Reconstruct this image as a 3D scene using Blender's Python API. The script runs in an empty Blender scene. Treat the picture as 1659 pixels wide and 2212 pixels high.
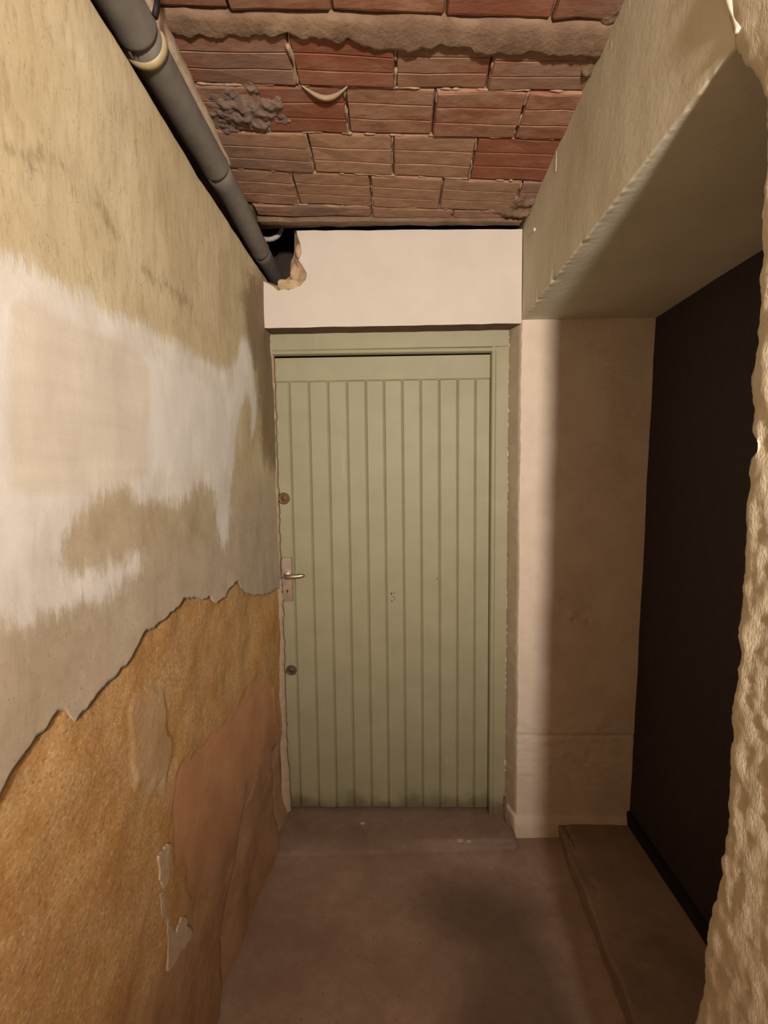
import bpy, bmesh, math, random
import numpy as np
from mathutils import Vector, Matrix, noise

random.seed(7)
scene = bpy.context.scene
COL = scene.collection

# ------------------------------------------------------------------ camera
F_PX = 1050.0
cam_data = bpy.data.cameras.new('camera')
cam = bpy.data.objects.new('camera', cam_data)
COL.objects.link(cam)
cam_data.sensor_fit = 'HORIZONTAL'
cam_data.sensor_width = 36.0
cam_data.lens = 36.0 * F_PX / 1659.0
cam_data.clip_start = 0.02
PITCH, YAW, ROLL = math.radians(4.8), math.radians(1.3), math.radians(0.7)
fw = Vector((-math.sin(YAW) * math.cos(PITCH), math.cos(YAW) * math.cos(PITCH), -math.sin(PITCH)))
r0 = Vector((math.cos(YAW), math.sin(YAW), 0))
u0 = r0.cross(fw)
rt = math.cos(ROLL) * r0 - math.sin(ROLL) * u0
up = math.sin(ROLL) * r0 + math.cos(ROLL) * u0
m3 = Matrix((rt, up, -fw)).transposed()
cam.matrix_world = Matrix.Translation((0, 0, 1.49)) @ m3.to_4x4()
scene.camera = cam

# ------------------------------------------------------------------ world, lights, exposure
world = bpy.data.worlds.new('world')
scene.world = world
world.use_nodes = True
world.node_tree.nodes['Background'].inputs[0].default_value = (0.05, 0.03, 0.022, 1)
world.node_tree.nodes['Background'].inputs[1].default_value = 0.1
scene.view_settings.view_transform = 'Standard'
scene.view_settings.look = 'None'
scene.view_settings.gamma = 1.0
scene.view_settings.use_curve_mapping = False
scene.view_settings.exposure = 0.0

LAMP = Vector((0.335, -1.10, 1.79))
ld = bpy.data.lights.new('passage_lamp', 'SPOT')
ld.energy = 274
ld.color = (1.0, 0.885, 0.765)
ld.shadow_soft_size = 0.065
ld.spot_size = math.radians(110)
ld.spot_blend = 1.0
lamp = bpy.data.objects.new('passage_lamp', ld)
COL.objects.link(lamp)
lamp.location = LAMP
lamp.rotation_euler = Vector((0.02, 1.0, 0.25)).to_track_quat('-Z', 'Y').to_euler()

gd = bpy.data.lights.new('passage_lamp_fill', 'POINT')      # weak fill light added at the lamp, spreading all ways
gd.energy = 42
gd.color = ld.color
gd.shadow_soft_size = 0.065
lamp_fill = bpy.data.objects.new('passage_lamp_fill', gd)
COL.objects.link(lamp_fill)
lamp_fill.location = LAMP

# ------------------------------------------------------------------ helpers
def link(o, parent=None):
    COL.objects.link(o)
    if parent is not None:
        o.parent = parent
    return o

def obj(name, verts, faces, mat, parent=None, smooth=False):
    me = bpy.data.meshes.new(name)
    me.from_pydata([tuple(v) for v in verts], [], [tuple(f) for f in faces])
    me.validate()
    me.update()
    if mat:
        me.materials.append(mat)
    if smooth:
        me.polygons.foreach_set('use_smooth', [True] * len(me.polygons))
    return link(bpy.data.objects.new(name, me), parent)

def bm_obj(name, bm, mat, parent=None, smooth=False):
    bmesh.ops.recalc_face_normals(bm, faces=bm.faces)
    me = bpy.data.meshes.new(name)
    bm.to_mesh(me)
    bm.free()
    me.materials.append(mat)
    if smooth:
        me.polygons.foreach_set('use_smooth', [True] * len(me.polygons))
    return link(bpy.data.objects.new(name, me), parent)

def tag(o, label, cat, kind=None, group=None):
    o['label'] = label
    o['category'] = cat
    if kind:
        o['kind'] = kind
    if group:
        o['group'] = group
    return o

def empty(name, loc=(0, 0, 0)):
    o = bpy.data.objects.new(name, None)
    o.location = loc
    o.empty_display_size = 0.1
    return link(o)

def fbm(p, scale, octs=4, h=0.9):
    return noise.fractal(Vector(p) * scale, h, 2.0, octs)

def lin(a, b, step):
    n = max(1, int(round(abs(b - a) / step)))
    return [a + (b - a) * i / n for i in range(n + 1)]

def rough_box(name, xs, ys, zs, mat, disp=None, parent=None, skip=()):
    """Box whose faces carry the grid given by the three coordinate lists; disp moves every vertex."""
    idx, verts, faces = {}, [], []
    def v(i, j, k):
        key = (i, j, k)
        if key not in idx:
            idx[key] = len(verts)
            p = Vector((xs[i], ys[j], zs[k]))
            verts.append(disp(p) if disp else p)
        return idx[key]
    nx, ny, nz = len(xs) - 1, len(ys) - 1, len(zs) - 1
    for (side, ax) in (('x0', 0), ('x1', 0), ('y0', 1), ('y1', 1), ('z0', 2), ('z1', 2)):
        if side in skip:
            continue
        hi = side[1] == '1'
        if ax == 0:
            i = nx if hi else 0
            for j in range(ny):
                for k in range(nz):
                    f = (v(i, j, k), v(i, j + 1, k), v(i, j + 1, k + 1), v(i, j, k + 1))
                    faces.append(f if hi else f[::-1])
        elif ax == 1:
            j = ny if hi else 0
            for i in range(nx):
                for k in range(nz):
                    f = (v(i, j, k), v(i, j, k + 1), v(i + 1, j, k + 1), v(i + 1, j, k))
                    faces.append(f if hi else f[::-1])
        else:
            k = nz if hi else 0
            for i in range(nx):
                for j in range(ny):
                    f = (v(i, j, k), v(i + 1, j, k), v(i + 1, j + 1, k), v(i, j + 1, k))
                    faces.append(f if hi else f[::-1])
    return obj(name, verts, faces, mat, parent, smooth=True)

def box(name, x0, x1, y0, y1, z0, z1, mat, parent=None, bevel=0.0, seg=2):
    bm = bmesh.new()
    bmesh.ops.create_cube(bm, size=1)
    for v in bm.verts:
        v.co = Vector((x0 + (v.co.x + .5) * (x1 - x0), y0 + (v.co.y + .5) * (y1 - y0), z0 + (v.co.z + .5) * (z1 - z0)))
    if bevel:
        bmesh.ops.bevel(bm, geom=list(bm.edges), offset=bevel, segments=seg, affect='EDGES', profile=0.5)
    return bm_obj(name, bm, mat, parent)

def seg_dist(P, poly, closed=True):
    P = np.asarray(P, float)
    n = len(poly)
    best = np.full(len(P), 1e9)
    tpar = np.zeros(len(P))
    inside = np.zeros(len(P), bool)
    for i in range(n if closed else n - 1):
        a = np.array(poly[i]); b = np.array(poly[(i + 1) % n])
        ab = b - a
        t = np.clip(((P - a) @ ab) / max(ab @ ab, 1e-12), 0, 1)
        d = np.linalg.norm(P - (a + t[:, None] * ab), axis=1)
        best = np.minimum(best, d)
        if closed:
            c = ((a[1] > P[:, 1]) != (b[1] > P[:, 1]))
            with np.errstate(divide='ignore', invalid='ignore'):
                xi = a[0] + (P[:, 1] - a[1]) * ab[0] / (ab[1] if abs(ab[1]) > 1e-12 else 1e-12)
            inside ^= c & (P[:, 0] < xi)
    return np.where(inside, best, -best) if closed else best     # positive inside

def add_attr(me, name, vals):
    a = me.attributes.new(name, 'FLOAT', 'POINT')
    a.data.foreach_set('value', np.asarray(vals, dtype=np.float32))

def tube(bm, pts, radii, n=16, caps=True, jitter=0.0):
    rings = []
    for i, p in enumerate(pts):
        p = Vector(p)
        a = Vector(pts[max(i - 1, 0)]); b = Vector(pts[min(i + 1, len(pts) - 1)])
        d = (b - a).normalized()
        s = d.cross(Vector((0, 0, 1)))
        if s.length < 1e-4:
            s = Vector((1, 0, 0))
        s.normalize()
        t = s.cross(d)
        r = radii[i] if hasattr(radii, '__len__') else radii
        ring = []
        for k in range(n):
            an = 2 * math.pi * k / n
            rr = r * (1 + jitter * random.uniform(-1, 1))
            ring.append(bm.verts.new(p + s * (rr * math.cos(an)) + t * (rr * math.sin(an))))
        rings.append(ring)
    for r1, r2 in zip(rings, rings[1:]):
        for k in range(n):
            bm.faces.new((r1[k], r1[(k + 1) % n], r2[(k + 1) % n], r2[k]))
    if caps:
        bm.faces.new(rings[0][::-1]); bm.faces.new(rings[-1])

def blob(bm, loc, scale, seed=0.0, sub=2, rough=0.35):
    r = bmesh.ops.create_icosphere(bm, subdivisions=sub, radius=1)
    for v in r['verts']:
        k = 1 + rough * noise.noise(v.co * 1.6 + Vector((seed * 3.1, seed * 1.7, seed)))
        v.co = Vector((v.co.x * scale[0] * k, v.co.y * scale[1] * k, v.co.z * scale[2] * k)) + Vector(loc)

def prism(bm, outline, thick, axis):
    """Closed polygon outline (3-D points) pushed along axis by thick."""
    a = [bm.verts.new(p) for p in outline]
    b = [bm.verts.new(Vector(p) + Vector(axis) * thick) for p in outline]
    n = len(a)
    bm.faces.new(a); bm.faces.new(b[::-1])
    for i in range(n):
        bm.faces.new((a[i], b[i], b[(i + 1) % n], a[(i + 1) % n]))

# ------------------------------------------------------------------ material nodes
class NT:
    def __init__(self, name, rough=0.9, spec=0.3):
        self.m = bpy.data.materials.new(name)
        self.m.use_nodes = True
        self.t = self.m.node_tree
        self.b = self.t.nodes['Principled BSDF']
        self.b.inputs['Roughness'].default_value = rough
        self.b.inputs['Specular IOR Level'].default_value = spec
        self.pos = self.t.nodes.new('ShaderNodeNewGeometry').outputs['Position']
    def n(self, kind, **kw):
        nd = self.t.nodes.new(kind)
        for k, v in kw.items():
            setattr(nd, k, v)
        return nd
    def set(self, sock, v):
        if isinstance(v, bpy.types.NodeSocket):
            self.t.links.new(v, sock)
        elif isinstance(v, (tuple, list)) and len(v) == 3 and sock.type == 'RGBA':
            sock.default_value = (*v, 1)
        else:
            sock.default_value = v
    def noise(self, scale, detail=5, rough=0.6, stretch=None, dist=0.0, offset=(0, 0, 0)):
        nd = self.n('ShaderNodeTexNoise')
        nd.inputs['Scale'].default_value = scale
        nd.inputs['Detail'].default_value = detail
        nd.inputs['Roughness'].default_value = rough
        nd.inputs['Distortion'].default_value = dist
        mp = self.n('ShaderNodeMapping')
        self.t.links.new(self.pos, mp.inputs[0])
        mp.inputs['Location'].default_value = offset
        if stretch:
            mp.inputs['Scale'].default_value = stretch
        self.t.links.new(mp.outputs[0], nd.inputs['Vector'])
        return nd.outputs['Fac']
    def voronoi(self, scale, stretch=None, feature='F1'):
        nd = self.n('ShaderNodeTexVoronoi', feature=feature)
        nd.inputs['Scale'].default_value = scale
        mp = self.n('ShaderNodeMapping')
        self.t.links.new(self.pos, mp.inputs[0])
        if stretch:
            mp.inputs['Scale'].default_value = stretch
        self.t.links.new(mp.outputs[0], nd.inputs['Vector'])
        return nd.outputs['Distance']
    def attr(self, name):
        nd = self.n('ShaderNodeAttribute', attribute_name=name)
        return nd.outputs['Fac']
    def math(self, op, a, b=0.0, c=None, clamp=False):
        nd = self.n('ShaderNodeMath', operation=op, use_clamp=clamp)
        self.set(nd.inputs[0], a); self.set(nd.inputs[1], b)
        if c is not None:
            self.set(nd.inputs[2], c)
        return nd.outputs[0]
    def step(self, v, lo, hi, to0=0.0, to1=1.0):
        nd = self.n('ShaderNodeMapRange', interpolation_type='SMOOTHSTEP')
        self.set(nd.inputs[0], v)
        nd.inputs[1].default_value = lo; nd.inputs[2].default_value = hi
        nd.inputs[3].default_value = to0; nd.inputs[4].default_value = to1
        return nd.outputs[0]
    def mix(self, fac, a, b, blend='MIX'):
        nd = self.n('ShaderNodeMix', data_type='RGBA', blend_type=blend)
        self.set(nd.inputs[0], fac); self.set(nd.inputs[6], a); self.set(nd.inputs[7], b)
        return nd.outputs[2]
    def ramp(self, v, stops):
        nd = self.n('ShaderNodeValToRGB')
        self.set(nd.inputs[0], v)
        e = nd.color_ramp.elements
        while len(e) < len(stops):
            e.new(0.5)
        for el, (p, c) in zip(e, stops):
            el.position = p; el.color = (*c, 1)
        return nd.outputs[0]
    def color(self, c):
        self.set(self.b.inputs['Base Color'], c); return self
    def bump(self, h, dist=0.004, strength=1.0):
        nd = self.n('ShaderNodeBump')
        nd.inputs['Strength'].default_value = strength
        nd.inputs['Distance'].default_value = dist
        self.set(nd.inputs['Height'], h)
        old = self.b.inputs['Normal'].links
        if old:
            self.t.links.new(old[0].from_socket, nd.inputs['Normal'])
        self.t.links.new(nd.outputs[0], self.b.inputs['Normal'])
        return self

def srgb(r, g, b):
    f = lambda c: (c / 255 / 12.92) if c / 255 <= .04045 else ((c / 255 + .055) / 1.055) ** 2.4
    return (f(r), f(g), f(b))

# left wall plaster with its paint patches
W = NT('left_wall_plaster', 0.92, 0.2)
streak = W.noise(1.0, 5, 0.65, stretch=(10, 55, 9))
fine = W.noise(160, 4, 0.7)
mid = W.noise(22, 5, 0.6)
big = W.noise(5, 4, 0.55)
base = W.ramp(big, [(0.25, (0.48, 0.40, 0.245)), (0.5, (0.58, 0.495, 0.325)), (0.75, (0.65, 0.58, 0.41))])
base = W.mix(W.step(streak, 0.45, 0.75, 0, 0.5), base, (0.37, 0.285, 0.18))
scr = W.noise(1.0, 5, 0.7, stretch=(8, 95, 22), offset=(2, 3, 1))
base = W.mix(W.step(scr, 0.50, 0.70, 0, 0.45), base, (0.31, 0.235, 0.145))
low = W.ramp(mid, [(0.3, (0.45, 0.375, 0.285)), (0.7, (0.55, 0.475, 0.375))])
zc_ = W.n('ShaderNodeSeparateXYZ'); W.t.links.new(W.pos, zc_.inputs[0])
zz = W.math('ADD', zc_.outputs[2], W.math('MULTIPLY', W.math('SUBTRACT', streak, 0.5), 0.35))
base = W.mix(W.step(zz, 1.30, 1.62, 1, 0), base, low)
speck = W.step(W.voronoi(120), 0.12, 0.26, 1, 0)
fleck = W.noise(90, 4, 0.75, stretch=(1, 1.6, 0.7), offset=(4, 4, 4))
base = W.mix(W.step(fleck, 0.56, 0.70, 0, 0.45), base, (0.30, 0.23, 0.14))
base = W.mix(W.step(fleck, 0.30, 0.42, 0.4, 0), base, (0.68, 0.59, 0.45))
base = W.mix(W.math('MULTIPLY', speck, W.step(mid, 0.45, 0.65, 0, 0.45)), base, (0.13, 0.095, 0.055))
warp = W.math('MULTIPLY', W.math('SUBTRACT', streak, 0.5), 0.06)
warp2 = W.math('ADD', warp, W.math('MULTIPLY', W.math('SUBTRACT', mid, 0.5), 0.05))
grime = W.step(W.math('ADD', W.attr('grime'), warp2), -0.03, 0.05, 0, 0.75)
base = W.mix(grime, base, W.ramp(mid, [(0.3, (0.38, 0.31, 0.205)), (0.7, (0.52, 0.44, 0.32))]))
wsd = W.math('ADD', W.math('ADD', W.attr('white'), warp2), W.math('MULTIPLY', W.math('SUBTRACT', scr, 0.5), 0.05))
wf = W.step(wsd, -0.016, 0.022)
thin = W.step(W.noise(9, 5, 0.65, stretch=(1, 2.5, 0.8), offset=(3, 1, 2)), 0.38, 0.66, 0.75, 1.0)
whitec = W.ramp(mid, [(0.2, (0.73, 0.71, 0.69)), (0.8, (0.80, 0.785, 0.77))])
wfac = W.math('MULTIPLY', wf, W.math('MAXIMUM', thin, W.step(wsd, 0.015, 0.07, 0, 1)))
base = W.mix(wfac, base, whitec)
pf = W.step(W.math('ADD', W.attr('patch'), W.math('MULTIPLY', W.math('SUBTRACT', mid, .5), 0.03)), -0.008, 0.014, 0, 0.95)
sweep = W.noise(1.0, 4, 0.6, stretch=(5, 3, 45), offset=(1, 7, 2))
base = W.mix(pf, base, W.ramp(sweep, [(0.3, (0.66, 0.60, 0.53)), (0.7, (0.73, 0.675, 0.60))]))
st = W.step(W.math('ADD', W.attr('stain'), W.math('MULTIPLY', W.math('SUBTRACT', mid, .5), 0.16)), -0.07, 0.03, 0, 0.75)
base = W.mix(st, base, (0.17, 0.11, 0.065))
fis = W.step(W.math('ADD', W.attr('fissure'), W.math('MULTIPLY', W.math('SUBTRACT', streak, .5), 0.16)), 0.0, 0.022, 0.5, 0)
base = W.mix(W.math('MULTIPLY', fis, W.step(mid, 0.4, 0.6)), base, (0.22, 0.16, 0.085))
W.color(base)
W.bump(W.math('ADD', W.math('MULTIPLY', mid, 1.0), W.math('MULTIPLY', fine, 0.28)), 0.0013, 0.6)
W.bump(wf, 0.0008, 0.5)
M_PLASTER = W.m

# exposed masonry below the broken plaster
S = NT('exposed_masonry', 0.95, 0.15)
m1 = S.noise(10, 6, 0.60, stretch=(1, 0.85, 1))
m2 = S.noise(70, 5, 0.65, stretch=(1, 0.85, 1))
m3n = S.noise(4.5, 4, 0.6)
grain = S.voronoi(110, stretch=(1, 0.85, 1))
stone = S.ramp(m1, [(0.22, (0.44, 0.225, 0.08)), (0.45, (0.54, 0.31, 0.12)), (0.62, (0.60, 0.38, 0.18)), (0.82, (0.66, 0.47, 0.27))])
stone = S.mix(S.step(m3n, 0.45, 0.62, 0, 0.45), stone, (0.50, 0.31, 0.165))
stone = S.mix(S.step(grain, 0.12, 0.42, 0.38, 0), stone, (0.36, 0.19, 0.075))
m4 = S.noise(200, 3, 0.6, stretch=(1, 0.85, 1))
stone = S.mix(S.math('MULTIPLY', S.step(m4, 0.56, 0.66, 0, 0.8), S.step(m1, 0.35, 0.6, 0.25, 1.0)), stone, (0.74, 0.55, 0.33))
stone = S.mix(S.step(m4, 0.33, 0.42, 0.6, 0), stone, (0.28, 0.14, 0.055))
stone = S.mix(S.step(m2, 0.56, 0.70, 0, 0.7), stone, (0.68, 0.49, 0.29))
stone = S.mix(S.step(m2, 0.28, 0.38, 0.45, 0), stone, (0.27, 0.13, 0.05))
wp = S.math('MULTIPLY', S.math('SUBTRACT', m1, 0.5), 0.10)
pk = S.step(S.math('ADD', S.attr('pink'), wp), -0.008, 0.008, 0, 0.92)
stone = S.mix(pk, stone, S.ramp(m1, [(0.2, (0.54, 0.26, 0.14)), (0.5, (0.60, 0.31, 0.175)), (0.85, (0.64, 0.39, 0.24))]))
gp = S.step(S.math('ADD', S.attr('greyp'), S.math('MULTIPLY', wp, 1.2)), -0.015, 0.012, 0, 0.6)
stone = S.mix(gp, stone, S.ramp(m1, [(0.3, (0.52, 0.36, 0.225)), (0.7, (0.60, 0.44, 0.30))]))
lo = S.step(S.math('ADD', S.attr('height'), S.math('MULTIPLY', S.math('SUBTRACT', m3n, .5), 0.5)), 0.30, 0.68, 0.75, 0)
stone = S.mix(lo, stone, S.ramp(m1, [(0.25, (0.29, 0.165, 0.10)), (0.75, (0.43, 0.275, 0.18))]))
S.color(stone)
S.bump(S.math('ADD', S.math('MULTIPLY', m1, 0.5), S.math('ADD', S.math('MULTIPLY', m2, 0.35), S.math('MULTIPLY', grain, 0.40))), 0.0019, 0.8)
M_STONE = S.m

def plain_plaster(name, a, b, scale=12, bumpd=0.003, rough=0.9, speck=None, spec=0.25, stretch=None):
    t = NT(name, rough, spec)
    n1 = t.noise(scale, 6, 0.62, stretch=stretch)
    n2 = t.noise(scale * 8, 4, 0.65, stretch=stretch)
    c = t.ramp(n1, [(0.28, a), (0.72, b)])
    if speck:
        c = t.mix(t.step(t.voronoi(60), 0.05, 0.11, 0.7, 0), c, speck)
    t.color(c)
    t.bump(t.math('ADD', n1, t.math('MULTIPLY', n2, 0.35)), bumpd, 0.8)
    return t.m

M_PILLAR = plain_plaster('painted_pillar_plaster', (0.58, 0.475, 0.385), (0.67, 0.57, 0.475), 9, 0.004)
M_BEAM = plain_plaster('painted_beam_plaster', (0.58, 0.535, 0.415), (0.65, 0.605, 0.485), 7, 0.002)
M_NEAR = plain_plaster('rough_near_plaster', (0.48, 0.405, 0.285), (0.64, 0.56, 0.42), 40, 0.005, 0.8, spec=0.4, stretch=(1, 1, 0.45))
M_WHITE = plain_plaster('white_lintel_paint', (0.57, 0.51, 0.45), (0.62, 0.565, 0.50), 6, 0.0015)
M_BROKEN = plain_plaster('broken_stone_edge', (0.42, 0.28, 0.155), (0.62, 0.47, 0.31), 40, 0.006)
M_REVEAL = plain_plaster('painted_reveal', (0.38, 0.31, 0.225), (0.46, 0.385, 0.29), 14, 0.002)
M_CHIP = plain_plaster('pale_plaster_chip', (0.48, 0.365, 0.26), (0.64, 0.51, 0.385), 60, 0.003)
M_DARKBACK = plain_plaster('dark_cavity', (0.05, 0.035, 0.03), (0.09, 0.065, 0.055), 8, 0.006)  # very dark brown for the recess and cavity backs
M_MORTAR = plain_plaster('old_mortar', (0.30, 0.195, 0.125), (0.43, 0.30, 0.20), 30, 0.006)
M_JOIST = plain_plaster('mortared_joist', (0.13, 0.078, 0.05), (0.235, 0.155, 0.10), 14, 0.006)
M_JOINT = plain_plaster('recessed_joint', (0.16, 0.10, 0.065), (0.28, 0.185, 0.125), 30, 0.006)
M_RUBBLE = plain_plaster('grey_rubble_mortar', (0.17, 0.115, 0.095), (0.30, 0.22, 0.175), 45, 0.012)
M_BEAD = plain_plaster('pale_mortar_bead', (0.27, 0.185, 0.12), (0.40, 0.29, 0.195), 60, 0.003)

Fm = NT('concrete_floor', 0.85, 0.3)
f1 = Fm.noise(3.2, 5, 0.6)
f2 = Fm.noise(28, 5, 0.65)
f3 = Fm.noise(130, 3, 0.6)
fc = Fm.ramp(f1, [(0.30, (0.27, 0.175, 0.135)), (0.52, (0.36, 0.25, 0.20)), (0.75, (0.43, 0.31, 0.25))])
fc = Fm.mix(Fm.step(f2, 0.35, 0.7, 0.35, 0), fc, (0.23, 0.15, 0.11))
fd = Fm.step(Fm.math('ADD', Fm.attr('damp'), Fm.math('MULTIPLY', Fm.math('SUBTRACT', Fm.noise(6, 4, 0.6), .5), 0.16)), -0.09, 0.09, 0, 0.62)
fc = Fm.mix(Fm.step(Fm.noise(60, 5, 0.75), 0.60, 0.72, 0, 0.4), fc, (0.50, 0.39, 0.32))
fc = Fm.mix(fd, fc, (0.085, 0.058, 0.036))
fc = Fm.mix(Fm.step(Fm.voronoi(32), 0.05, 0.10, 0.7, 0), fc, (0.10, 0.06, 0.045))
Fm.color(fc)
Fm.bump(Fm.math('ADD', f2, Fm.math('MULTIPLY', f3, 0.3)), 0.004, 0.6)
M_FLOOR = Fm.m

def brick_mat():
    t = NT('hollow_brick', 0.88, 0.2)
    info = t.n('ShaderNodeObjectInfo')
    sep = t.n('ShaderNodeSeparateColor'); t.t.links.new(info.outputs['Color'], sep.inputs[0])
    red, dirt = sep.outputs[0], sep.outputs[1]
    n1 = t.noise(11, 6, 0.66, stretch=(0.5, 1, 1))
    n2 = t.noise(55, 5, 0.68, stretch=(0.35, 1, 1))
    c = t.ramp(n1, [(0.25, (0.17, 0.060, 0.034)), (0.6, (0.25, 0.088, 0.048)), (0.9, (0.32, 0.14, 0.085))])
    film = t.step(t.math('ADD', t.math('SUBTRACT', n1, red), t.math('MULTIPLY', n2, 0.35)), -0.12, 0.34, 0.05, 0.90)
    c = t.mix(film, c, t.ramp(n2, [(0.3, (0.235, 0.13, 0.08)), (0.7, (0.38, 0.235, 0.15))]))
    c = t.mix(t.math('MULTIPLY', dirt, t.step(n1, 0.4, 0.6)), c, (0.15, 0.10, 0.085))
    t.color(c)
    t.bump(t.math('ADD', n1, t.math('MULTIPLY', n2, 0.6)), 0.004, 0.7)
    return t.m
M_BRICK = brick_mat()

def paint_mat(name, a, b, wear, rough=0.55):
    t = NT(name, rough, 0.4)
    n1 = t.noise(1.0, 4, 0.6, stretch=(26, 26, 2.2))
    n2 = t.noise(9, 5, 0.6)
    c = t.ramp(n2, [(0.3, a), (0.7, b)])
    c = t.mix(t.step(n1, 0.66, 0.80, 0, 0.35), c, wear)
    z = t.n('ShaderNodeSeparateXYZ'); t.t.links.new(t.pos, z.inputs[0])
    g = t.math('ADD', z.outputs[2], t.math('MULTIPLY', t.math('SUBTRACT', n2, 0.5), 0.16))
    c = t.mix(t.step(g, 0.05, 0.13, 0.7, 0), c, (0.10, 0.075, 0.035))
    t.color(c)
    t.bump(t.math('ADD', n1, t.math('MULTIPLY', n2, 0.5)), 0.0008, 0.6)
    return t.m
M_GREEN = paint_mat('sage_green_paint', (0.285, 0.270, 0.170), (0.325, 0.308, 0.20), (0.44, 0.42, 0.29))

def simple(name, col, rough=0.5, metal=0.0, bump=None, spec=0.4, var=0.15):
    t = NT(name, rough, spec)
    n1 = t.noise(35, 4, 0.6)
    lo_ = tuple(c * (1 - var) for c in col); hi_ = tuple(min(1, c * (1 + var)) for c in col)
    t.color(t.ramp(n1, [(0.3, lo_), (0.7, hi_)]))
    t.b.inputs['Metallic'].default_value = metal
    if bump:
        t.bump(n1, bump, 0.5)
    return t.m
M_PVC = simple('grey_pvc', (0.155, 0.14, 0.125), 0.55, 0, 0.0006)
M_CLIP = simple('yellowed_plastic', (0.33, 0.265, 0.145), 0.5)
M_WPIPE = simple('white_plastic_tube', (0.36, 0.335, 0.33), 0.5)
M_ALU = simple('satin_aluminium', (0.55, 0.47, 0.40), 0.38, 1.0)
M_BRASS = simple('dull_brass', (0.13, 0.08, 0.035), 0.55, 0.35)
M_BRASSD = simple('tarnished_brass', (0.095, 0.072, 0.048), 0.55, 0.35)
M_HOLE = simple('keyhole_dark', (0.01, 0.008, 0.006), 0.9)
M_BLACK = simple('black_door_paint', (0.034, 0.026, 0.026), 0.65, 0, 0.0006, 0.25)
M_BLACK2 = simple('black_rail_paint', (0.012, 0.009, 0.009), 0.6, 0, 0.0006, 0.25)
M_CAULK = simple('white_caulk', (0.62, 0.55, 0.45), 0.6)

# ------------------------------------------------------------------ floor
def floor_z(x, y):
    return 0.004 * fbm((x, y, 0.3), 2.2, 3) + 0.012 * max(0, min(1, (y - 1.55) / 0.2))
xs = lin(-0.62, 0.72, 0.02); ys = lin(-1.9, 1.0, 0.1)[:-1] + lin(1.0, 2.3, 0.02)
V, Fc = [], []
for y in ys:
    for x in xs:
        V.append((x, y, floor_z(x, y)))
nx = len(xs)
for j in range(len(ys) - 1):
    for i in range(nx - 1):
        a = j * nx + i
        Fc.append((a, a + 1, a + 1 + nx, a + nx))
floor = obj('floor', V, Fc, M_FLOOR, None, True)
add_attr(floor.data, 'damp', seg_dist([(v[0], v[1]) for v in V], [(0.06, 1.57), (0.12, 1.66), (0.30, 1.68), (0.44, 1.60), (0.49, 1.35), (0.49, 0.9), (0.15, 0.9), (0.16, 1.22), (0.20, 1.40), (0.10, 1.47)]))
tag(floor, 'worn brown concrete floor of the narrow cellar passage', 'floor', 'structure')

def th_disp(p):
    q = Vector(p)
    if p.z > 0.02:
        q.z += 0.004 * fbm(p, 5, 3)
        q.z -= 0.017 * max(0, min(1, (1.83 - p.y) / 0.085)) ** 1.6
    if p.y < 1.78:
        q.y += 0.012 * fbm((p.x, 3.3, 0), 6, 4) + 0.045 * (p.x + .45)
    return q
thr = rough_box('threshold_step', lin(-0.50, 0.465, 0.015), [1.745, 1.76, 1.79] + lin(1.82, 2.02, 0.03), [-0.03, 0.0, 0.025, 0.040], M_FLOOR, th_disp)
tag(thr, 'low worn concrete step in front of the green door', 'doorstep', 'structure')

def slab_disp(p):
    q = Vector(p)
    t = (p.y - 1.14) / 0.66
    if p.x < 0.66:
        q.x += 0.60 + 0.042 * t - 0.60 + 0.010 * fbm((p.y, 1.2, p.z), 7, 4)
    q.z += 0.005 * fbm(p, 3.5, 3)
    return q
slab = rough_box('raised_alcove_floor', [0.60, 0.612] + lin(0.63, 1.05, 0.03), lin(0.60, 1.90, 0.02), [-0.04, 0.0, 0.035, 0.055, 0.068], M_FLOOR, slab_disp)
tag(slab, 'slightly raised concrete floor slab before the black door', 'floor slab', 'structure')

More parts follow.
